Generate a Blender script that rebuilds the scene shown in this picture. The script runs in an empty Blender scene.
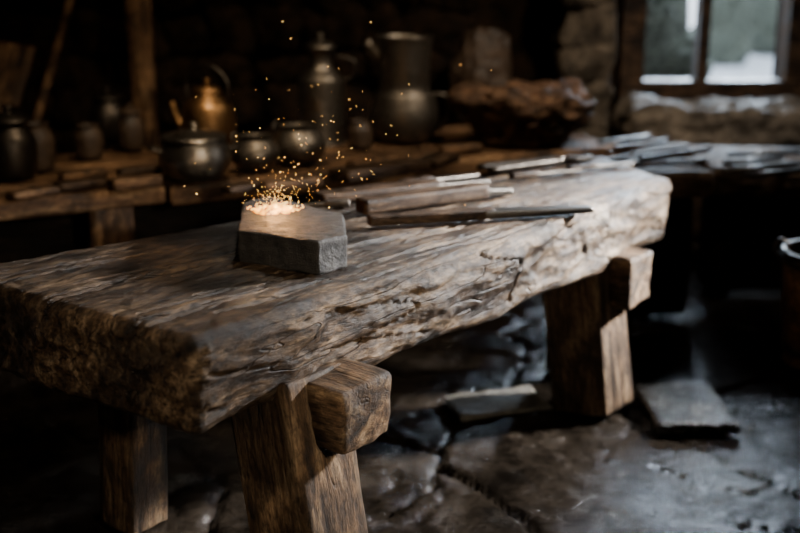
import bpy, bmesh, math, random
from mathutils import Vector, Matrix, noise, Euler
random.seed(7)
S=bpy.context.scene
COL=S.collection
HC=1.12; PITCH=math.radians(15); FPX=1111.1
Fv=Vector((0,math.cos(PITCH),-math.sin(PITCH))); Uv=Vector((0,math.sin(PITCH),math.cos(PITCH)))
def ray(px,py): return Fv+Vector(((px-400)/FPX,0,0))+Uv*((266.5-py)/FPX)
def P(px,py,z):
    d=ray(px,py); t=(z-HC)/d.z
    return Vector((d.x*t,d.y*t,z))
def PY(px,py,Y):
    d=ray(px,py); t=Y/d.y
    return Vector((d.x*t,Y,HC+d.z*t))
# ---------------------------------------------------------------- materials
def newmat(name):
    m=bpy.data.materials.new(name); m.use_nodes=True
    nt=m.node_tree; b=nt.nodes['Principled BSDF']
    return m,nt,b
def coords(nt,scale,rot=(0,0,0)):
    tc=nt.nodes.new('ShaderNodeTexCoord'); mp=nt.nodes.new('ShaderNodeMapping')
    mp.inputs['Scale'].default_value=scale; mp.inputs['Rotation'].default_value=rot
    nt.links.new(tc.outputs['Object'],mp.inputs['Vector']); return mp.outputs[0]
def nz(nt,vec,scale,detail=6,rough=.6,dist=0):
    n=nt.nodes.new('ShaderNodeTexNoise'); n.inputs['Scale'].default_value=scale
    n.inputs['Detail'].default_value=detail; n.inputs['Roughness'].default_value=rough
    n.inputs['Distortion'].default_value=dist
    nt.links.new(vec,n.inputs['Vector']); return n.outputs['Fac']
def ramp(nt,fac,stops):
    r=nt.nodes.new('ShaderNodeValToRGB'); el=r.color_ramp.elements
    while len(el)<len(stops): el.new(.5)
    for e,(p,c) in zip(el,stops):
        e.position=p; e.color=(c if isinstance(c,tuple) else (c,c,c))+(1,)
    nt.links.new(fac,r.inputs[0]); return r.outputs[0]
def mix(nt,fac,a,b,mode='MIX'):
    m=nt.nodes.new('ShaderNodeMix'); m.data_type='RGBA'; m.blend_type=mode
    if isinstance(fac,float): m.inputs[0].default_value=fac
    else: nt.links.new(fac,m.inputs[0])
    for s,v in ((6,a),(7,b)):
        if isinstance(v,tuple): m.inputs[s].default_value=v+(1,)
        else: nt.links.new(v,m.inputs[s])
    return m.outputs[2]
def bump(nt,h,strength,dist,prev=None):
    b=nt.nodes.new('ShaderNodeBump'); b.inputs['Strength'].default_value=strength; b.inputs['Distance'].default_value=dist
    nt.links.new(h,b.inputs['Height'])
    if prev: nt.links.new(prev,b.inputs['Normal'])
    return b.outputs[0]
def lines(nt,vec,scale,width,detail=3,dist=.3):
    n=nz(nt,vec,scale,detail,.6,dist)
    s=nt.nodes.new('ShaderNodeMath'); s.operation='SUBTRACT'; nt.links.new(n,s.inputs[0]); s.inputs[1].default_value=.5
    a=nt.nodes.new('ShaderNodeMath'); a.operation='ABSOLUTE'; nt.links.new(s.outputs[0],a.inputs[0])
    return ramp(nt,a.outputs[0],[(0,0.0),(width,1.0)])
def wood(name,dark,mid,light,k=1.0,rough=(.35,.75),bs=.8,soot=None,pale=None,crack=.5,spec=.2,st=(1.0,7,7)):
    m,nt,b=newmat(name)
    v=coords(nt,st); v2=coords(nt,(1,1,1)); v3=coords(nt,(.5,6,6)); v4=coords(nt,(.7,1,1)); v5=coords(nt,(.45,1,1))
    g=nz(nt,v,5*k,10,.68,.25); f=nz(nt,v,30*k,8,.7,.1); bl=nz(nt,v4,7*k,9,.70,.4); pit=nz(nt,v5,95*k,8,.75)
    c=ramp(nt,g,[(.32,dark),(.5,mid),(.68,light)])
    c2=ramp(nt,f,[(.38,.40),(.60,1.0)])
    c=mix(nt,.7,c,c2,'MULTIPLY')
    blr=ramp(nt,bl,[(.42,.18),(.56,1.0)])
    c=mix(nt,.9,c,blr,'MULTIPLY')
    c=mix(nt,.75,c,ramp(nt,pit,[(.38,.2),(.53,1.0)]),'MULTIPLY')
    if pale:
        pn=nz(nt,v2,4.2,10,.75,.5)
        c=mix(nt,ramp(nt,pn,[(.58,0.0),(.70,.36)]),c,pale)
        c=mix(nt,.7,c,ramp(nt,pit,[(.38,.2),(.53,1.0)]),'MULTIPLY')
    cr=lines(nt,v3,3.0*k,.007,1.5,.1)
    c=mix(nt,crack,c,cr,'MULTIPLY')
    if soot:
        ps=nt.nodes.new('ShaderNodeTexCoord')
        d=nt.nodes.new('ShaderNodeVectorMath'); d.operation='DISTANCE'
        nt.links.new(ps.outputs['Object'],d.inputs[0]); d.inputs[1].default_value=soot[0]
        a=nt.nodes.new('ShaderNodeMath'); a.operation='MULTIPLY_ADD'; 
        nt.links.new(bl,a.inputs[0]); a.inputs[1].default_value=.5; nt.links.new(d.outputs['Value'],a.inputs[2])
        sr=ramp(nt,a.outputs[0],[(.34,.20),(soot[1],1.0)])
        c=mix(nt,1.0,c,sr,'MULTIPLY')
    nt.links.new(c,b.inputs['Base Color']); b.inputs['Specular IOR Level'].default_value=spec
    r=ramp(nt,bl,[(.38,rough[0]),(.62,rough[1])]); nt.links.new(r,b.inputs['Roughness'])
    n=bump(nt,g,bs,.006); n=bump(nt,f,bs*.7,.004,n); n=bump(nt,pit,bs*.6,.005,n); n=bump(nt,cr,bs*crack,.006,n)
    nt.links.new(n,b.inputs['Normal'])
    return m
def stone(name,c1,c2,k=1,rough=(.3,.7),bs=.7,spec=.3,fb=1.0):
    m,nt,b=newmat(name); v=coords(nt,(1,1,1))
    a=nz(nt,v,4*k,9,.65,.3); f=nz(nt,v,30*k,9,.75)
    c=ramp(nt,a,[(.35,c1),(.65,c2)]); c=mix(nt,.75,c,ramp(nt,f,[(.35,.25),(.62,1.0)]),'MULTIPLY')
    n=bump(nt,a,bs,.03); n=bump(nt,f,bs*fb,.008,n)
    nt.links.new(c,b.inputs['Base Color'])
    nt.links.new(ramp(nt,a,[(.38,rough[0]),(.58,rough[1])]),b.inputs['Roughness'])
    b.inputs['Specular IOR Level'].default_value=spec
    nt.links.new(n,b.inputs['Normal']); return m
def metal(name,c1,c2,rough=(.25,.55),k=1,bs=.25,met=1.0,st=(1,1,1),spec=.5):
    m,nt,b=newmat(name); v=coords(nt,st)
    a=nz(nt,v,14*k,8,.65,.3); f=nz(nt,v,120*k,4,.7)
    nt.links.new(ramp(nt,a,[(.3,c1),(.7,c2)]),b.inputs['Base Color'])
    nt.links.new(ramp(nt,a,[(.3,rough[1]),(.7,rough[0])]),b.inputs['Roughness'])
    b.inputs['Metallic'].default_value=met; b.inputs['Specular IOR Level'].default_value=spec
    n=bump(nt,a,bs,.006); n=bump(nt,f,bs,.002,n); nt.links.new(n,b.inputs['Normal']); return m
def emis(name,col,strength,lo=.55,k=90):
    m,nt,b=newmat(name); b.inputs['Base Color'].default_value=(0.02,.01,.01,1)
    v=coords(nt,(1,1,1)); a=nz(nt,v,k,4)
    nt.links.new(ramp(nt,a,[(.40,tuple(x*lo for x in (col[0],col[1]*.6,col[2]*.4))),(.62,col)]),b.inputs['Emission Color'])
    b.inputs['Emission Strength'].default_value=strength; return m
# ---------------------------------------------------------------- object helpers
def tag(o,label=None,category=None,kind=None,group=None):
    if label:o['label']=label
    if category:o['category']=category
    if kind:o['kind']=kind
    if group:o['group']=group
def add(name,me,parent=None,mat=None,label=None,category=None,kind=None,group=None,smooth=True):
    o=bpy.data.objects.new(name,me); COL.objects.link(o)
    if mat: me.materials.append(mat)
    if me is not None and smooth: me.polygons.foreach_set('use_smooth',[True]*len(me.polygons))
    if parent: o.parent=parent
    tag(o,label,category,kind,group); return o
def root(name,loc,rz=0,label=None,category=None,group=None,rot=None):
    e=bpy.data.objects.new(name,None); COL.objects.link(e); e.empty_display_size=.05
    e.location=loc; e.rotation_euler=rot if rot else (0,0,rz); tag(e,label,category,None,group); return e
def rbox(L,W,H,res,r,disp=None,fn=None):
    nx,ny,nzn=[max(2,int(round(d/res))) for d in (L,W,H)]
    vid={}; vs=[]; fs=[]
    r=min(r,L*.49,W*.49,H*.49)
    def vert(i,j,k):
        key=(i,j,k)
        if key in vid:return vid[key]
        p=Vector((L*i/nx,W*j/ny,-H+H*k/nzn))
        q=Vector((min(max(p.x,r),L-r),min(max(p.y,r),W-r),min(max(p.z,-H+r),-r)))
        n=(p-q); 
        if n.length<1e-9:n=Vector((0,0,1))
        n.normalize(); w=q+n*r
        if disp: w=w+n*disp(w,n)
        if fn: w=fn(w)
        vid[key]=len(vs); vs.append(w); return vid[key]
    for k in (0,nzn):
        for i in range(nx):
            for j in range(ny):
                f=[vert(i,j,k),vert(i+1,j,k),vert(i+1,j+1,k),vert(i,j+1,k)]
                fs.append(f if k else f[::-1])
    for j in (0,ny):
        for i in range(nx):
            for k in range(nzn):
                f=[vert(i,j,k),vert(i+1,j,k),vert(i+1,j,k+1),vert(i,j,k+1)]
                fs.append(f[::-1] if j else f)
    for i in (0,nx):
        for j in range(ny):
            for k in range(nzn):
                f=[vert(i,j,k),vert(i,j+1,k),vert(i,j+1,k+1),vert(i,j,k+1)]
                fs.append(f if i else f[::-1])
    me=bpy.data.meshes.new('m'); me.from_pydata(vs,[],fs); me.update(); return me
def rough(amp,sc=6,seed=0,stretch=.25,fine=.3):
    s=Vector((seed*3.1,seed*1.7,seed*.9))
    def d(p,n):
        q=Vector((p.x*stretch,p.y,p.z))
        return amp*(noise.noise(q*sc+s)+fine*noise.noise(q*sc*4+s))
    return d
def frame(o,a,b,up=Vector((0,0,1)),off=(0,0)):
    x=(b-a).normalized(); y=up.cross(x).normalized(); z=x.cross(y)
    M=Matrix((x,y,z)).transposed().to_4x4(); M.translation=a+y*off[0]+z*off[1]
    o.matrix_basis=M; return o
def beam(name,a,b,W,H,mat,parent=None,res=.015,r=.008,amp=.004,seed=0,up=Vector((0,0,1)),fn=None,**kw):
    me=rbox((b-a).length,W,H,res,r,rough(amp,8,seed),fn)
    me.transform(Matrix.Translation((0,-W/2,H/2)))
    o=add(name,me,parent,mat,**kw); frame(o,a,b,up); return o
def lathe(prof,seg=56,dent=0,seed=0):
    bm=bmesh.new(); rings=[]
    for r,z in prof:
        if r<1e-5: rings.append([bm.verts.new((0,0,z))])
        else:
            rg=[]
            for i in range(seg):
                a=2*math.pi*i/seg; rr=r*(1+dent*noise.noise(Vector((math.cos(a)*1.5,math.sin(a)*1.5,z*12+seed))))
                rg.append(bm.verts.new((rr*math.cos(a),rr*math.sin(a),z)))
            rings.append(rg)
    for A,B in zip(rings,rings[1:]):
        if len(A)==1 and len(B)==1: continue
        for i in range(seg):
            j=(i+1)%seg
            if len(A)==1: bm.faces.new((A[0],B[j],B[i]))
            elif len(B)==1: bm.faces.new((A[i],A[j],B[0]))
            else: bm.faces.new((A[i],A[j],B[j],B[i]))
    bmesh.ops.recalc_face_normals(bm,faces=bm.faces)
    me=bpy.data.meshes.new('l'); bm.to_mesh(me); bm.free(); return me
def curve_prof(pts,n=6):
    out=[]; P_=[pts[0]]+list(pts)+[pts[-1]]
    for i in range(1,len(P_)-2):
        for s in range(n):
            t=s/n; o=[]
            for c in (0,1):
                a,b,d,e=P_[i-1][c],P_[i][c],P_[i+1][c],P_[i+2][c]
                o.append(.5*((2*b)+(-a+d)*t+(2*a-5*b+4*d-e)*t*t+(-a+3*b-3*d+e)*t**3))
            out.append((max(o[0],0),o[1]))
    out.append(pts[-1]); return out
def sweep(pts,rad,seg=14,flat=1.0,sm=5):
    pts=[Vector(p) for p in pts]
    if sm>1 and len(pts)>2:
        Q=[pts[0]]+pts+[pts[-1]]; o=[]
        for i in range(1,len(Q)-2):
            for s in range(sm):
                t=s/sm;a,b,d,e=Q[i-1],Q[i],Q[i+1],Q[i+2]
                o.append(.5*((2*b)+(d-a)*t+(2*a-5*b+4*d-e)*t*t+(3*b-a-3*d+e)*t**3))
        o.append(pts[-1]); pts=o
    n=len(pts); bm=bmesh.new(); rings=[]
    nrm=None
    for i,p in enumerate(pts):
        T=(pts[min(i+1,n-1)]-pts[max(i-1,0)]).normalized()
        if nrm is None:
            nrm=T.orthogonal().normalized() if abs(T.z)>.9 else Vector((0,0,1)).cross(T).normalized()
        nrm=(nrm-T*nrm.dot(T)).normalized(); bn=T.cross(nrm)
        r=rad(i/(n-1)) if callable(rad) else rad
        rings.append([bm.verts.new(p+nrm*r*math.cos(2*math.pi*k/seg)+bn*r*flat*math.sin(2*math.pi*k/seg)) for k in range(seg)])
    for A,B in zip(rings,rings[1:]):
        for k in range(seg): bm.faces.new((A[k],A[(k+1)%seg],B[(k+1)%seg],B[k]))
    bm.faces.new(rings[0][::-1]); bm.faces.new(rings[-1])
    bmesh.ops.recalc_face_normals(bm,faces=bm.faces)
    me=bpy.data.meshes.new('s'); bm.to_mesh(me); bm.free(); return me
def boxes(lst):
    bm=bmesh.new()
    for (x0,x1,y0,y1,z0,z1) in lst:
        r=bmesh.ops.create_cube(bm,size=1)
        for v in r['verts']:
            v.co=Vector((x0+(x1-x0)*(v.co.x+.5),y0+(y1-y0)*(v.co.y+.5),z0+(z1-z0)*(v.co.z+.5)))
    me=bpy.data.meshes.new('b'); bm.to_mesh(me); bm.free(); return me
# ---------------------------------------------------------------- palette
M_leg=wood('old_oak',(.016,.009,.005),(.145,.082,.041),(.38,.25,.14),1.0,(.5,.85),.9)
M_ltimber=wood('pale_timber',(.03,.018,.010),(.16,.10,.06),(.36,.25,.16),1.0,(.5,.85),.9,spec=.08)
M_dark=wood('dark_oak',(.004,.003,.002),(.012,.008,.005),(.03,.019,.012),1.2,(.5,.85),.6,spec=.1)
M_plank=wood('worn_plank',(.014,.007,.0035),(.16,.082,.038),(.42,.25,.125),1.0,(.4,.75),.8)
M_handle=wood('tool_handle',(.010,.006,.004),(.05,.029,.017),(.14,.088,.052),2,(.3,.55),.4,spec=.1)
M_floor=stone('wet_flagstone',(.0035,.0027,.002),(.025,.0185,.013),1.6,(.05,.22),.65,.24,.35)
M_slabst=stone('wet_slab',(.005,.005,.0045),(.030,.027,.023),3,(.06,.22),.6,.35,.4)
M_palest=stone('pale_flat_stone',(.05,.042,.033),(.16,.14,.11),3,(.4,.7),.7)
M_wall=stone('sooty_stone',(.004,.0027,.0018),(.045,.025,.013),3,(.6,.9),1,.1)
M_ledge=stone('pale_stone',(.04,.03,.021),(.32,.25,.18),2,(.5,.85),1,.15)
M_pil=stone('grey_stone',(.02,.016,.012),(.22,.17,.12),2.5,(.5,.85),1,.15)
M_steel=metal('old_steel',(.07,.06,.05),(.42,.37,.31),(.22,.48),1,.4)
M_iron=metal('black_iron',(.02,.017,.015),(.10,.085,.07),(.3,.6))
M_brass=metal('brass',(.08,.038,.016),(.28,.16,.07),(.30,.58),1,.4)
M_pewter=metal('pewter',(.04,.034,.029),(.23,.20,.165),(.3,.6),1,.4)
M_blk=metal('forged_block',(.004,.0035,.003),(.036,.030,.025),(.38,.62),2.6,1.7,.2,(1,1,1),.3)
M_blade=metal('tool_steel',(.02,.018,.016),(.12,.105,.09),(.28,.5),2,.3,1,(.3,2,2))
M_clay=stone('stoneware',(.02,.013,.009),(.09,.055,.032),3,(.35,.65),.3)
M_frame=wood('window_wood',(.03,.015,.008),(.12,.065,.033),(.24,.14,.075),2,(.4,.7),.4)
M_bask=wood('burlap',(.02,.010,.006),(.15,.075,.038),(.33,.19,.10),2.2,(.5,.75),.9)
# ---------------------------------------------------------------- main workbench
A=P(197,345,.56); B=P(676,180,.56); C=P(604,156,.56); D=P(-71,272,.56)
ux=(B-A).normalized(); uy=Vector((-ux.y,ux.x,0)); ANG=math.atan2(ux.y,ux.x)
def toloc(p): d=p-A; return Vector((d.dot(ux),d.dot(uy),p.z))
LB=(B-A).length; lD=toloc(D); lC=toloc(C); WB=(D-A).length
bench=root('workbench',Vector((A.x,A.y,0)),ANG,'massive rough-hewn timber workbench with live-edge slab top','workbench')
blk_loc=toloc(P(290,235,.56))
M_slab=wood('weathered_slab',(.011,.0065,.004),(.095,.057,.031),(.32,.22,.135),.9,(.28,.56),1.1,
    soot=((blk_loc.x-.02,blk_loc.y+.09,0),.72),pale=(.52,.42,.30),crack=.6,spec=.14,st=(1.4,7.5,7.5))
HS=.174
cracks=[(random.uniform(0,1.5),random.uniform(.03,.6),random.uniform(.15,.5),random.uniform(.004,.009),random.random()*9) for _ in range(38)]
cracks+=[(-.05,random.uniform(.02,.6),random.uniform(.2,.5),random.uniform(.006,.010),random.random()*9) for _ in range(6)]
def slab_disp(p,n):
    q=Vector((p.x*.35,p.y,p.z))
    d=.005*noise.noise(q*9)+.0018*noise.noise(Vector((p.x*10,p.y*50,p.z*50)))+.0016*noise.noise(p*28)+.0010*noise.noise(p*75)
    if n.z>.5:
        for (cx,cy,cl,cw,cs) in cracks:
            t=(p.x-cx)/cl
            if 0<t<1:
                yy=cy+.012*noise.noise(Vector((p.x*6,cs,0)))+.004*noise.noise(Vector((p.x*30,cs,0)))
                w=cw*math.sin(t*math.pi)
                e=abs(p.y-yy)
                if e<w: d-=.014*(1-e/w)
    side=1-abs(n.z)
    if side>.15:
        sm=.25+.75*min(1,max(0,(p.x-.08)/.35))
        if p.x<.03:
            return d+side*(.014*noise.noise(Vector((p.y*3,p.z*9,1)))+.006*noise.noise(Vector((p.y*9,p.z*24,3)))-.006*abs(noise.noise(Vector((p.y*7,p.z*30,5)))))
        a=noise.noise(Vector((p.x*4,p.y*4,p.z*8))); b=abs(noise.noise(Vector((p.x*5,p.y*5,p.z*13+2))))
        c=abs(noise.noise(Vector((p.x*9,p.y*9,p.z*26+9)))); e=noise.noise(Vector((p.x*38,p.y*38,p.z*60)))
        g=noise.noise(Vector((p.x*14,p.y*14,p.z*24+3))); h=abs(noise.noise(Vector((p.x*2.2,p.y*2.2,p.z*20+1))))
        f=noise.noise(Vector((p.x*3.1+5,4,p.z*9)))
        big=.6+.9*noise.noise(Vector((p.x*1.7,p.y*1.7,7)))
        d+=side*sm*(.026*a-.030*b*big-.014*c+.004*e+.006*g+.012)
        if f>.12: d-=side*sm*.014*min(1,(f-.12)/.08)
        if h<.035: d-=side*.014*(1-h/.035)
    return d
def slab_fn(w):
    u=w.x/LB; v=w.y/WB
    xy=Vector((LB,0,0))*u*(1-v)+Vector((lC.x,lC.y,0))*u*v+Vector((lD.x,lD.y,0))*(1-u)*v
    z=w.z
    z+=.010*noise.noise(Vector((u*5,v*2,5)))*(1 if z<-.05 else .12)
    xy.y+=.012*math.sin(u*7+.6)*(1-v)+.010*noise.noise(Vector((u*11,3,0)))*(1-v)
    if z<-.05: xy.y+=(1-v)*(-z-.05)*.22*(.3+noise.noise(Vector((u*6,0,0))))
    return Vector((xy.x,xy.y,z))
me=rbox(LB,WB,HS,.0045,.030,slab_disp,slab_fn)
top=add('bench_top',me,bench,M_slab); top.location=(0,0,.562)
def leg(x,y,dx,yb,seed,w=.135,d=.155):
    a=Vector((x+w/2,y+d/2,.42)); b=Vector((x+w/2+dx,yb+d/2,.0))
    beam('leg',b,a,d,w,M_leg,bench,res=.008,r=.006,amp=.008,seed=seed,up=Vector((1,0,0)))
leg(.195,.0,.0,-.075,1,.150,.16); leg(.20,.42,-.01,.44,2,.10,.10)
leg(1.315,.01,.01,-.04,3,.15,.16); leg(1.55,.15,.01,.16,4,.12,.12)
def cross(x,y0,y1,seed,w=.135,z0=.305,z1=.425):
    a=Vector((x+w/2,y0,(z0+z1)/2)); b=Vector((x+w/2,y1,(z0+z1)/2))
    beam('crossbeam',a,b,w,z1-z0,M_leg,bench,res=.007,r=.012,amp=.011,seed=seed)
cross(.242,-.085,.56,11); cross(1.375,-.06,.32,12,.14,.285,.42)
# ---------------------------------------------------------------- forged block
zt=.625
poly=[P(237,231,zt),P(243,203,zt),P(268,196,zt),P(343,214,zt),P(347,236,zt),P(318,243,zt)]
cen=sum(poly,Vector())/6
bm=bmesh.new(); 
bot=[bm.verts.new(Vector(((p.x-cen.x)*.99,(p.y-cen.y)*.99,-.002))) for p in poly]
topv=[bm.verts.new(Vector((p.x-cen.x,p.y-cen.y,zt-.561))) for p in poly]
bm.faces.new(bot); bm.faces.new(topv[::-1])
for i in range(6):
    j=(i+1)%6; bm.faces.new((bot[i],topv[i],topv[j],bot[j]))
bmesh.ops.recalc_face_normals(bm,faces=bm.faces)
bmesh.ops.bevel(bm,geom=bm.edges[:],offset=.005,segments=3,affect='EDGES',profile=.5)
bmesh.ops.triangulate(bm,faces=[f for f in bm.faces if len(f.verts)>4])
bmesh.ops.subdivide_edges(bm,edges=[e for e in bm.edges if e.calc_length()>.02],cuts=8,use_grid_fill=True)
bm.normal_update()
for v in bm.verts: v.co+=v.normal*(.003*noise.noise(v.co*30)+(.0034 if v.normal.z>.5 else .0012)*noise.noise(v.co*120))
me=bpy.data.meshes.new('blk'); bm.to_mesh(me); bm.free()
blk=add('iron_block',me,None,M_blk,'faceted dark forged iron block with glowing hot spot','iron block')
blk.location=(cen.x,cen.y,.563)
M_ember=emis('ember',(1.0,.54,.10),20); M_spark=emis('spark',(1.0,.60,.16),30,.7); M_hot=emis('molten',(1.0,.36,.022),9,.03,55)
hot=P(276,211,zt)
bm=bmesh.new(); ctr=bm.verts.new((0,0,.0035)); rings=[]
for k in range(1,8):
    rg=[]
    for i in range(64):
        a=2*math.pi*i/64; rr=(.044+.012*noise.noise(Vector((math.cos(a)*2,math.sin(a)*2,0)))+.010*noise.noise(Vector((math.cos(a)*7,math.sin(a)*7,0))))*k/7
        rg.append(bm.verts.new((rr*math.cos(a)*1.1,rr*math.sin(a)*1.0,.0055*(1-(k/7)**2)+.0015*noise.noise(Vector((rr*150*math.cos(a),rr*150*math.sin(a),1)))-(.002 if k==7 else 0))))
    rings.append(rg)
for i in range(64): bm.faces.new((ctr,rings[0][i],rings[0][(i+1)%64]))
for a_,b_ in zip(rings,rings[1:]):
    for i in range(64): bm.faces.new((a_[i],b_[i],b_[(i+1)%64],a_[(i+1)%64]))
me=bpy.data.meshes.new('hotspot'); bm.to_mesh(me); bm.free()
o=add('molten_patch',me,blk,M_hot,label='glowing orange molten patch'); o.location=(hot.x-cen.x,hot.y-cen.y,zt-.563+.003)
def shards(pts,mat,name,**kw):
    bm=bmesh.new()
    for p,r in pts:
        g=bmesh.ops.create_icosphere(bm,subdivisions=1,radius=r)
        d=(p-hot+Vector((random.uniform(-.02,.02),random.uniform(-.02,.02),random.uniform(-.01,.03))))
        R=d.to_track_quat('X','Z').to_matrix(); k=random.choice((1,1.3,2,3.5))
        for v in g['verts']:
            c=v.co.copy(); c.x*=k; v.co=R@c+p
    me=bpy.data.meshes.new('bd'); bm.to_mesh(me); bm.free()
    return add(name,me,None,mat,**kw)
pts=[]
for i in range(220):
    a=random.uniform(0,6.283); r=abs(random.gauss(0,.028))
    if r<.055: pts.append((Vector((hot.x+r*1.2*math.cos(a),hot.y+r*math.sin(a),zt+random.uniform(.005,.010))),random.uniform(.0004,.0010)))
shards(pts,M_ember,'embers',label='glowing orange embers on the iron block top',category='embers',kind='stuff')
pts=[]
for i in range(270):
    h=random.expovariate(1/.032); a=random.uniform(0,6.283); r=abs(random.gauss(0,.028))+h*random.uniform(0,1.5)
    pts.append((Vector((hot.x+.4*h+r*math.cos(a),hot.y+r*math.sin(a)*.8,zt+.011+h)),random.uniform(.00014,.00042)))
for i in range(150):
    px=random.gauss(320,58); py=216-random.expovariate(1/52)
    if py<20: continue
    p=PY(px,py,hot.y+random.gauss(0,.10))
    if p.z>.645: pts.append((p,random.uniform(.00018,.00045)))
shards(pts,M_spark,'flying_sparks',label='swarm of tiny orange sparks flying above the block',category='sparks',kind='stuff')
# ---------------------------------------------------------------- tools on the bench
def tool(name,label,cat,a,b,split,hw,hh,bw,bh,mh=M_handle,mb=M_blade,tip=.6,seed=0,z=.568,group=None,taper=.75):
    a=Vector((a.x,a.y,z)); b=Vector((b.x,b.y,z)); L=(b-a).length
    r=root(name,a,math.atan2(b.y-a.y,b.x-a.x),label,cat,group)
    def fh(w):
        t=w.x/(L*split); k=taper+(1-taper)*math.sin(min(1,max(0,t))*math.pi*.9+.3)
        return Vector((w.x,(w.y-hw/2)*k,(w.z+hh)*(.85+.15*k)))
    add('handle',rbox(L*split,hw,hh,.006,min(hw,hh)*.18,rough(.0012,20,seed),fh),r,mh)
    def fb(w):
        t=w.x/(L*(1-split)+.03); k=1+(tip-1)*t
        return Vector((w.x+L*split-.03,(w.y-bw/2)*k,(w.z+bh)*(1-.3*t)+(hh-bh)*.35*(1-t)))
    add('blade',rbox(L*(1-split)+.03,bw,bh,.006,bh*.2,rough(.0006,30,seed+5),fb),r,mb)
    return r
tool('flat_chisel','broad flat chisel with worn wooden handle','chisel',P(318,203,.567),P(487,183,.567),.70,.072,.024,.060,.016,seed=1)
tool('wood_chisel','heavy square-handled chisel lying on the bench','chisel',P(360,214,.567),P(509,194,.567),.82,.054,.036,.048,.024,seed=2,tip=.9,taper=.9)
tool('hand_file','long flat file with slim wooden handle','file',P(368,226,.567),P(591,212,.567),.55,.038,.024,.042,.020,seed=3,tip=.85,taper=.85)
tool('steel_punch','short dark steel punch lying beside the chisels','punch',P(350,207,.567),P(298,209,.567),.5,.022,.018,.018,.014,mh=M_iron,seed=4,tip=.4)
for i,(a,b,n,l,c,s) in enumerate([((400,189),(478,177),'steel_rasp','slim steel rasp with wooden handle','rasp',1.4),
        ((510,180),(580,172),'drawknife','narrow forged knife with short handle','knife',1.2),
        ((568,172),(634,165),'small_chisel','small steel chisel near the slab end','chisel',1.1)]):
    tool(n,l,c,P(*a,.567),P(*b,.567),.4,.024*s,.016*s,.022*s,.010*s,seed=6+i,tip=.5,mb=M_iron)
def tongs(a,b,z,label):
    a=Vector((a.x,a.y,z)); b=Vector((b.x,b.y,z)); L=(b-a).length
    r=root('tongs',a,math.atan2(b.y-a.y,b.x-a.x),label,'tongs')
    for s in (1,-1):
        add('tongs_arm',sweep([(0,.03*s,.008),(L*.4,.018*s,.010),(L*.7,0,.012+.003*s),(L*.85,-.018*s,.010),(L,-.004*s,.009)],lambda t:.009,10),r,M_iron)
    m=lathe([(0,.0),(.013,.0),(.013,.020),(0,.022)],20); m.transform(Matrix.Translation((L*.7,0,0))); add('rivet',m,r,M_steel)
tongs(P(484,171,.567),P(590,160,.567),.566,'forged iron tongs resting near the slab end')
# ---------------------------------------------------------------- back table
BA=Vector((-1.75,2.70,0)); bd=Vector((1.26,.67,0)).normalized(); bang=math.atan2(bd.y,bd.x); by=Vector((-bd.y,bd.x,0))
bt=root('back_table',BA,bang,'long plank table crowded with pots and scraps','table')
TZ=.5
def tl(p): d=p-BA; return Vector((d.dot(bd),d.dot(by),p.z))
xs=tl(P(165,185,TZ)).x
def pf(seed):
    return lambda w: Vector((w.x,w.y+.015*noise.noise(Vector((w.x*3,seed,0))),w.z))
y0=tl(P(100,192,TZ)).y
for i,(x0,x1,ya,w,h) in enumerate([(0,xs,y0,.17,.055),(xs+.01,2.9,y0-.0,.2,.065),(0,2.9,y0+.21,.25,.045),(0,2.9,y0+.47,.28,.045)]):
    me=rbox(x1-x0,w,h,.010,.010,rough(.007,7,20+i),pf(i))
    o=add('table_plank',me,bt,M_plank); o.location=(x0,ya,TZ)
o=add('shade_board',rbox(2.8,.05,.44,.05,.01,rough(.01,4,3)),bt,M_dark); o.location=(.02,y0+.2,.452)  # added dark board standing in for the shade under the table
lgx=tl(P(103,200,.45)).x
for (x,y) in ((lgx-.06,y0+.01),(2.3,y0+.05),(.1,y0+.6),(2.4,y0+.55)):
    beam('leg',Vector((x+.06,y+.06,0)),Vector((x+.06,y+.06,TZ-.045)),.11,.13,M_plank,bt,res=.02,r=.01,amp=.005,seed=x*3,up=Vector((1,0,0)))
def pot_root(name,px,py,label,cat,z=TZ,rz=0,**k): 
    p=P(px,py,z); return root(name,(p.x,p.y,z+.008),rz,label,cat,**k)
def inner(prof,t=.004):
    pr=curve_prof(prof); out=list(pr)
    for r,z in reversed(pr):
        if r>t*2: out.append((r-t,max(z,prof[0][1]+t)))
    out.append((0,prof[0][1]+t)); return out
r=pot_root('cooking_pot',196,180,'round dented steel pot with lid and loop handles','pot',rz=.3)
add('body',lathe(inner([(0,0),(.07,0),(.098,.02),(.108,.06),(.10,.10),(.092,.118),(.098,.122)]),dent=.03),r,M_steel)
add('lid',lathe(curve_prof([(.1,.120),(.095,.128),(.06,.140),(.02,.147),(.012,.155),(.016,.165),(0,.172)])),r,M_steel)
for s in (1,-1):
    add('handle',sweep([(s*.098,-.03,.085),(s*.13,-.022,.095),(s*.138,0,.098),(s*.13,.022,.095),(s*.098,.03,.085)],.005,10),r,M_iron)
r=pot_root('brass_kettle',210,160,'tarnished brass kettle with arched handle','kettle',rz=-.4)
add('body',lathe(curve_prof([(0,0),(.06,0),(.085,.03),(.092,.10),(.080,.17),(.048,.21),(.05,.22),(0,.23)]),dent=.03),r,M_brass)
add('lid',lathe(curve_prof([(.05,.22),(.04,.235),(.012,.242),(.014,.26),(0,.265)])),r,M_brass)
add('handle',sweep([(-.07,0,.18),(-.08,0,.25),(-.03,0,.30),(.03,0,.30),(.08,0,.25),(.07,0,.18)],.006,10),r,M_iron)
add('spout',sweep([(-.075,0,.07),(-.12,0,.12),(-.14,0,.18)],lambda t:.02-.01*t,12),r,M_brass)
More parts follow.
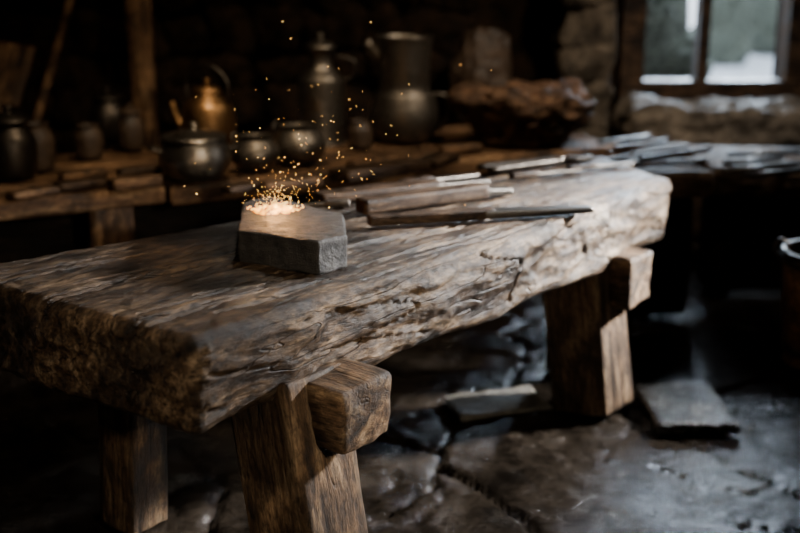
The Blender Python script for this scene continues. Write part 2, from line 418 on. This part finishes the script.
for px,py,s,l in ((256,172,.72,'squat dark iron pot beside a taller can'),(299,165,.82,'round grey metal pot with rolled rim')):
    r=pot_root('metal_pot',px,py,l,'pot')
    add('body',lathe([(a*s,b*s) for a,b in inner([(0,0),(.06,0),(.10,.035),(.108,.08),(.085,.125),(.07,.14),(.082,.15)])],dent=.03,seed=px),r,M_pewter)
    add('handle',sweep([(-.085*s,0,.125*s),(-.10*s,0,.145*s),(-.085*s,.02,.165*s)],.004,8),r,M_iron)
r=pot_root('milk_can',322,143,'tall grey metal can with narrow shoulder and lid','can')
add('body',lathe(curve_prof([(0,0),(.082,0),(.085,.01),(.085,.20),(.078,.23),(.045,.27),(.042,.31),(.055,.33)]),dent=.01),r,M_pewter)
add('lid',lathe(curve_prof([(.056,.33),(.056,.345),(.03,.36),(.012,.365),(.014,.385),(0,.39)])),r,M_pewter)
add('handle',sweep([(.08,0,.22),(.12,0,.24),(.12,0,.29),(.05,0,.31)],.006,10),r,M_iron)
r=pot_root('pitcher',404,143,'large dark tin pitcher with side handle and spout','pitcher')
add('body',lathe(inner([(0,0),(.085,0),(.118,.03),(.128,.09),(.11,.17),(.092,.20),(.098,.34),(.104,.38)]),dent=.02),r,M_pewter)
add('handle',sweep([(.105,-.01,.17),(.15,-.01,.165),(.165,-.01,.11),(.14,-.01,.06),(.115,-.01,.045)],.009,10),r,M_iron)
add('spout',sweep([(-.085,0,.30),(-.12,0,.34),(-.135,0,.36)],lambda t:.03-.012*t,14),r,M_pewter)
def lump(prof,amp,seed,sx=1,sy=1):
    me=lathe(curve_prof(prof,10),120)
    for v in me.vertices:
        c=v.co.copy(); n=Vector((c.x,c.y,(c.z-.08)*1.5)).normalized()
        k=amp*(noise.noise(c*8+Vector((seed,0,0)))-.8*abs(noise.noise(c*16+Vector((seed,3,0))))+.28*noise.noise(c*42))
        k*=min(1,c.z/.03)
        v.co=Vector(((c.x+n.x*k)*sx,(c.y+n.y*k)*sy,max(0,c.z+n.z*k)))
    return me
p=P(518,146,.5)
o=add('burlap_sack',lump([(0,0),(.15,0),(.20,.04),(.25,.12),(.255,.17),(.20,.205),(.10,.20),(0,.19)],.048,3,1,.8),None,M_bask,'slumped lumpy brown burlap sack on the table','sack'); o.location=(p.x+.02,p.y+.03,.507)
p=P(484,128,.5)
o=add('leather_bundle',lump([(0,0),(.09,0),(.12,.06),(.125,.2),(.10,.32),(.06,.37),(0,.38)],.05,8,1,.7),None,M_clay,'upright dark leather bundle standing behind the sack','bundle'); o.location=(p.x,p.y+.13,.507)
jars=[(132,152,.8,M_clay,'small brown stoneware jar on the table',1),(14,180,1.3,M_iron,'dark lidded iron jar on the table',1),(90,160,.85,M_clay,'squat open stoneware jar on the table',0),(40,172,.9,M_clay,'brown crock near the table edge',0),
 (110,144,1.2,M_iron,'dark iron jar behind the stoneware jar',1),(360,150,.75,M_clay,'small brown crock between can and pitcher',0),(-14,160,1.4,M_clay,'large brown crock in the dark corner',0)]
for i,(px,py,s,mt,l,lid) in enumerate(jars):
    r=pot_root('jar',px,py,l,'jar')
    zz=(1.25 if i%3==0 else 1)
    add('body',lathe([(a*s,b*s*zz) for a,b in inner([(0,0),(.04,0),(.055,.02),(.058,.08),(.045,.11),(.04,.12),(.046,.13)])],32),r,mt)
    if lid: add('lid',lathe([(a*s,b*s+.128*s*(zz-1)) for a,b in curve_prof([(.046,.128),(.05,.135),(.03,.148),(.01,.152),(.012,.165),(0,.17)])],32),r,mt)
for i,(x1,y1,x2,y2,w,h) in enumerate([(110,184,158,179,.07,.03),(56,187,104,181,.06,.025),(10,196,56,189,.05,.02),(118,174,160,170,.04,.03),(60,177,105,172,.05,.03),(225,190,268,184,.05,.02),(262,186,318,180,.06,.025),(338,176,420,164,.10,.035),(350,166,392,160,.05,.03),(425,164,448,156,.09,.03),(440,150,478,147,.05,.03)]):
    a=P(x1,y1,TZ+h/2+.006);b=P(x2,y2,TZ+h/2+.006)
    beam('wood_offcut',a,b,w,h,M_handle if i%2 else M_plank,None,res=.008,r=.004,amp=.004,seed=40+i,label='rough wood offcut lying on the back table',category='wood offcut',group='offcuts on the back table')
# ---------------------------------------------------------------- side bench on the right, with bars
s0=P(620,174,.5)
sb=root('side_bench',Vector((s0.x,s0.y,0)),.08,'low heavy plank bench holding iron bars','bench')
Ls=(P(714,172,.5)-s0).length
o=add('bench_plank',rbox(Ls,.30,.085,.010,.015,rough(.014,8,31)),sb,M_ltimber); o.location=(0,0,.5)
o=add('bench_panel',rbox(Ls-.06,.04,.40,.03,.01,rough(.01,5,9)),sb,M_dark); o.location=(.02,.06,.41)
for x in (.08,Ls-.1):
    beam('leg',Vector((x,.18,0)),Vector((x,.18,.41)),.09,.14,M_dark,sb,res=.02,r=.01,amp=.004,seed=x,up=Vector((1,0,0)))
sh=root('wall_bench',Vector((1.06,3.70,0)),0.02,'thick rough timber worktop along the stone ledge','bench')
for k in range(3):
    o=add('bench_plank',rbox(.95,.165,.11,.010,.020,rough(.022,8,33+k)),sh,M_ltimber); o.location=(0,.17*k,.468)
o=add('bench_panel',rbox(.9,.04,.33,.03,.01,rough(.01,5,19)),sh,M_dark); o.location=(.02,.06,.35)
for x in (.1,.85):
    beam('leg',Vector((x,.25,0)),Vector((x,.25,.36)),.08,.1,M_dark,sh,res=.02,r=.01,amp=.004,seed=x,up=Vector((1,0,0)))
for i,(x1,y1,x2,y2,w,z) in enumerate([(606,168,706,160,.018,.514),(612,160,700,151,.016,.514),(606,152,684,145,.020,.514),(600,161,688,146,.018,.530),(622,163,708,150,.016,.531),(614,148,668,140,.020,.546),(640,159,712,148,.015,.547),(598,143,650,136,.022,.53)]):
    beam('iron_bar',P(x1,y1,z),P(x2,y2,z),w,.015,(M_handle,M_iron,M_handle)[i%3],None,res=.006,r=.005,amp=.002,seed=i,label='slim dark bar in a loose pile',category='bar',group='bars piled on the side bench')
for i,(x1,y1,x2,y2) in enumerate([(722,172,800,163),(724,163,782,158),(742,176,806,170),(728,155,800,152)]):
    a=P(x1,y1,.487);b=P(x2,y2,.487)
    o=add('iron_rod',sweep([Vector((0,0,0)),Vector(((b-a).length,0,0))],.009,12,sm=1),None,M_iron,'slim round iron rod on the rough worktop','iron rod',group='iron rods on the worktop'); frame(o,a,b)
# ---------------------------------------------------------------- room
WY=5.0
wx0=PY(634,80,WY).x; wx1=PY(790,80,WY).x; wz0=PY(700,90,WY).z; wz1=1.5
me=boxes([(-2.8,wx0,WY,WY+.25,0,2.5),(wx1,2.8,WY,WY+.25,0,2.5),(wx0,wx1,WY,WY+.25,0,wz0),(wx0,wx1,WY,WY+.25,wz1,2.5)])
add('wall_back',me,None,M_wall,'dark sooty stone wall with small window',kind='structure',smooth=False)
add('wall_left',boxes([(-2.9,-2.8,-1.2,WY+.25,0,2.5)]),None,M_wall,'dark sooty stone wall',kind='structure',smooth=False)
add('wall_right',boxes([(2.8,2.9,-1.2,WY+.25,0,2.5)]),None,M_wall,'dark sooty stone wall',kind='structure',smooth=False)
add('wall_front',boxes([(-2.9,2.9,-1.3,-1.2,0,2.5)]),None,M_wall,'dark sooty stone wall',kind='structure',smooth=False)
add('ceiling',boxes([(-2.9,2.9,-1.3,WY+.25,2.5,2.6)]),None,M_dark,'dark timber ceiling',kind='structure',smooth=False)
mx=PY(702,50,WY).x; fr=[(wx0-.07,wx0+.03,WY-.05,WY+.08,wz0-.02,wz1),(wx1-.04,wx1+.09,WY-.05,WY+.08,wz0-.02,wz1),(wx0-.07,wx1+.09,WY-.07,WY+.08,wz0-.04,wz0+.045),(wx0,wx1,WY-.03,WY+.08,wz1-.04,wz1+.02),(mx-.024,mx+.024,WY-.03,WY+.06,wz0,wz1),(wx0,wx1,WY,WY+.04,1.10,1.13)]
add('window_1',boxes(fr),None,M_frame,'small dark wooden casement window',kind='structure',smooth=False)
rb=root('rubble_course',(0,WY-.08,0),0,'uneven dark rubble stones facing the back wall','stonework')
z=.0
while z<1.15:
    x=-2.35+random.uniform(0,.15); hh=random.uniform(.12,.20)
    while x<.28:
        w=random.uniform(.14,.30); h2=hh*random.uniform(.85,1.1)
        o=add('stone',rbox(w,.10,h2,.025,.04,rough(.07,7,z*20+x*7,1)),rb,M_wall); o.location=(x,-.09,z+hh+(random.uniform(-.02,.02) if z>0 else 0)); x+=w-.005
    z+=hh
pa=PY(576,100,WY-.15)
pier=root('stone_pier',(pa.x,WY-.24,0),0,'rough stacked grey stone pier beside the window','stone pier')
z=0;i=0
while z<2.3:
    h=random.uniform(.16,.26); w=random.uniform(.20,.25)
    o=add('stone',rbox(w,.22,h,.015,.035,rough(.045,7,60+i,1)),pier,M_pil); o.location=(-w/2+random.uniform(-.015,.015),-.12,z+h); z+=h-.012; i+=1
la=pa.x+.18
led=root('stone_ledge',(la,4.56,0),0,'thick rough pale stone ledge under the window','stone ledge')
def ldg(w): return Vector((w.x,w.y,w.z+.015*noise.noise(Vector((w.x*5,0,0)))))
o=add('ledge_slab',rbox(1.3,.36,.19,.012,.06,rough(.035,6,80,.8,.6),ldg),led,M_ledge); o.location=(0,0,wz0-.025)
o=add('stone_base',rbox(1.3,.30,wz0-.18,.03,.04,rough(.03,5,90,1,.5)),led,M_wall); o.location=(0,.03,wz0-.18)
pp=PY(137,100,4.25)
beam('timber_post',Vector((pp.x,4.38,0)),Vector((pp.x,4.38,2.5)),.085,.085,M_plank,None,res=.025,r=.01,amp=.008,seed=5,up=Vector((0,1,0)),label='upright rough timber post behind the table',category='post')
sp=root('leaning_spade',(0,0,0),0,'old wooden spade leaning in the dark corner','spade')
a=PY(28,150,4.0); b=PY(62,30,4.3); dd=(b-a).normalized()
add('handle',sweep([a-dd*.5,b+dd*.3],.015,12,sm=1),sp,M_plank)
o=add('spade_blade',rbox(.26,.16,.012,.02,.005,rough(.002,8,3)),sp,M_plank); frame(o,a+dd*.18-Vector((.08,0,0)),a+dd*.4-Vector((.08,0,0)),Vector((0,-1,0)))
# outside
M_snow=stone('snowy_ground',(.5,.55,.6),(.85,.9,.96),1.4,(.7,.9),.3)
M_near=stone('dark_near_ground',(.03,.03,.028),(.12,.12,.11),2,(.7,.9),.6)  # ground nearest the window, darker than the pale ground beyond
add('outside_ground',boxes([(-6,14,8.4,26,-.3,-.2)]),None,M_snow,'pale frosty ground outside the window',kind='structure',smooth=False)
add('outside_ground_near',boxes([(-6,14,WY+.3,8.4,-.3,-.2)]),None,M_near,'dark ground close outside the window',kind='structure',smooth=False)
M_bush=stone('dark_shrub',(.012,.018,.010),(.28,.31,.25),7,(.6,.9),1)
for i,(x,y,s) in enumerate([(1.42,6.5,.55),(4.6,16,.5),(6.0,18,.8),(3.3,17,.6)]):
    me=lathe(curve_prof([(0,0),(.5,.05),(.65,.5),(.6,1.3),(.45,1.9),(0,2.1)],10),60)
    for v in me.vertices: 
        v.co=v.co*(1+.35*noise.noise(v.co*3+Vector((i,0,0)))+.2*noise.noise(v.co*9))*s
    o=add('shrub',me,None,M_bush,'dark leafy shrub outside the window','shrub',group='shrubs outside'); o.location=(x,y,-.21)
# floor
def vor(p):
    d,pts=noise.voronoi(p); return d[1]-d[0],pts[0]
X0,X1,Y0,Y1=-2.8,2.8,-1.2,WY; n1,n2=450,490
vs=[];fs=[]
for j in range(n2+1):
    for i in range(n1+1):
        x=X0+(X1-X0)*i/n1; y=Y0+(Y1-Y0)*j/n2
        q=Vector((x*1.5+.25*noise.noise(Vector((x*2,y*2,0)))+.04*noise.noise(Vector((x*12,y*12,0))),y*1.5+.25*noise.noise(Vector((x*2,y*2,7)))+.04*noise.noise(Vector((x*12,y*12,7))),0.3))
        e,c=vor(q); g=-.016*max(0,1-e/.03)
        cr=abs(noise.noise(Vector((x*1.7,y*1.7,11)))+.25*noise.noise(Vector((x*8,y*8,3))))
        if cr<.018: g-=.010*(1-cr/.018)
        h=.013*noise.noise(Vector((c.x*9,c.y*9,1)))+.008*noise.noise(Vector((x*5,y*5,2)))-.007*abs(noise.noise(Vector((x*11,y*11,2))))+.003*noise.noise(Vector((x*24,y*24,2)))+.0016*noise.noise(Vector((x*45,y*45,2)))
        vs.append((x,y,g+h-.008))
for j in range(n2):
    for i in range(n1):
        a=j*(n1+1)+i; fs.append((a,a+1,a+n1+2,a+n1+1))
me=bpy.data.meshes.new('fl'); me.from_pydata(vs,[],fs); me.update()
add('floor',me,None,M_floor,'wet worn dark flagstone floor',kind='structure')
c=P(684,402,.03)
me=rbox(.21,.29,.036,.006,.014,rough(.012,9,70,1)); me.transform(Matrix.Translation((-.105,-.145,0)))
o=add('loose_flagstone',me,None,M_slabst,'loose wet square flagstone lying on the floor','flagstone'); o.location=(c.x,c.y,.032); o.rotation_euler=(0,0,.02)
c=P(497,400,.01); me=rbox(.26,.16,.014,.008,.006,rough(.010,9,75,1)); me.transform(Matrix.Translation((-.13,-.08,0)))
o=add('flat_stone',me,None,M_palest,'pale flat broken stone under the bench','stone'); o.location=(c.x,c.y,.010); o.rotation_euler=(0,0,.3)
bp=P(832,362,0)
r=root('iron_bucket',(bp.x,bp.y,.002),2.9,'dark wooden bucket with iron rim and lug','bucket')
add('body',lathe(inner([(0,0),(.13,0),(.14,.02),(.155,.15),(.165,.30),(.165,.33)],.01)),r,M_plank)
for zz,rr in ((.05,.146),(.31,.1665)):
    add('hoop',lathe([(rr,zz-.012),(rr+.004,zz-.012),(rr+.004,zz+.012),(rr,zz+.012)]),r,M_iron)
add('rim',lathe([(.155,.325),(.170,.325),(.172,.333),(.166,.337),(.155,.335)]),r,M_iron)
add('lug',sweep([(.165,0,.30),(.19,0,.33),(.175,0,.36),(.15,0,.345)],.006,10),r,M_iron)
# ---------------------------------------------------------------- lights
def area(name,loc,tgt,size,power,col,sy=None,spread=None):
    l=bpy.data.lights.new(name,'AREA'); l.size=size; l.energy=power; l.color=col
    if sy: l.shape='RECTANGLE'; l.size_y=sy
    if spread: l.spread=math.radians(spread)
    o=bpy.data.objects.new(name,l); COL.objects.link(o); o.location=loc
    o.rotation_euler=(Vector(tgt)-Vector(loc)).to_track_quat('-Z','Y').to_euler(); return o
def point(n,loc,p,c,r):
    l=bpy.data.lights.new(n,'POINT'); l.energy=p; l.color=c; l.shadow_soft_size=r
    o=bpy.data.objects.new(n,l); COL.objects.link(o); o.location=loc
area('daylight_through_window',(2.4,8.2,2.4),(1.0,3.0,.2),1.2,560,(.70,.84,1))
area('side_daylight',(2.3,3.3,1.32),(.55,2.7,.54),.2,40,(.97,.97,.97),None,36)
area('front_light',(1.2,.0,1.4),(.02,2.0,.50),.2,2.3,(1,.86,.66),None,34)  # added front fill; the room holds no source here
area('left_fill',(-1.6,.6,1.9),(-.4,1.75,.58),.2,.5,(1,.80,.56),None,24)  # unseen soft warm fill, added for the near leg and slab end
area('top_light',(-.1,3.3,2.3),(.1,2.3,.56),.2,3.0,(1,.90,.76),None,50)  # overhead fill added for the bench, nothing modelled as its source
area('back_fill',(-.3,2.8,2.2),(-.65,3.6,.6),.12,5.0,(1,.78,.52),None,75)  # unseen warm light added above the table so the pots glint
area('pot_fill',(1.0,3.2,2.1),(.25,4.2,.6),.12,6,(1,.84,.64),None,70)  # added for glints on the metalware; no lamp hangs there
area('ledge_fill',(1.5,3.3,2.0),(1.3,4.4,.55),.15,3.0,(1,.93,.84),None,70)  # extra sourceless light, added only to brighten the stone ledge
point('spark_glow',(hot.x,hot.y,zt+.045),1.5,(1,.44,.11),.02)
w=bpy.data.worlds.new('w'); S.world=w; w.use_nodes=True
bg=w.node_tree.nodes['Background']; bg.inputs[0].default_value=(.78,.88,1,1); bg.inputs[1].default_value=3.2
# ---------------------------------------------------------------- camera
cd=bpy.data.cameras.new('cam'); cd.lens=50; cd.sensor_width=36; cam=bpy.data.objects.new('cam',cd); COL.objects.link(cam)
cam.location=(0,0,HC); cam.rotation_euler=(math.pi/2-PITCH,0,0)
cd.dof.use_dof=True; cd.dof.focus_distance=2.05; cd.dof.aperture_fstop=1.8; cd.clip_start=.05
S.camera=cam
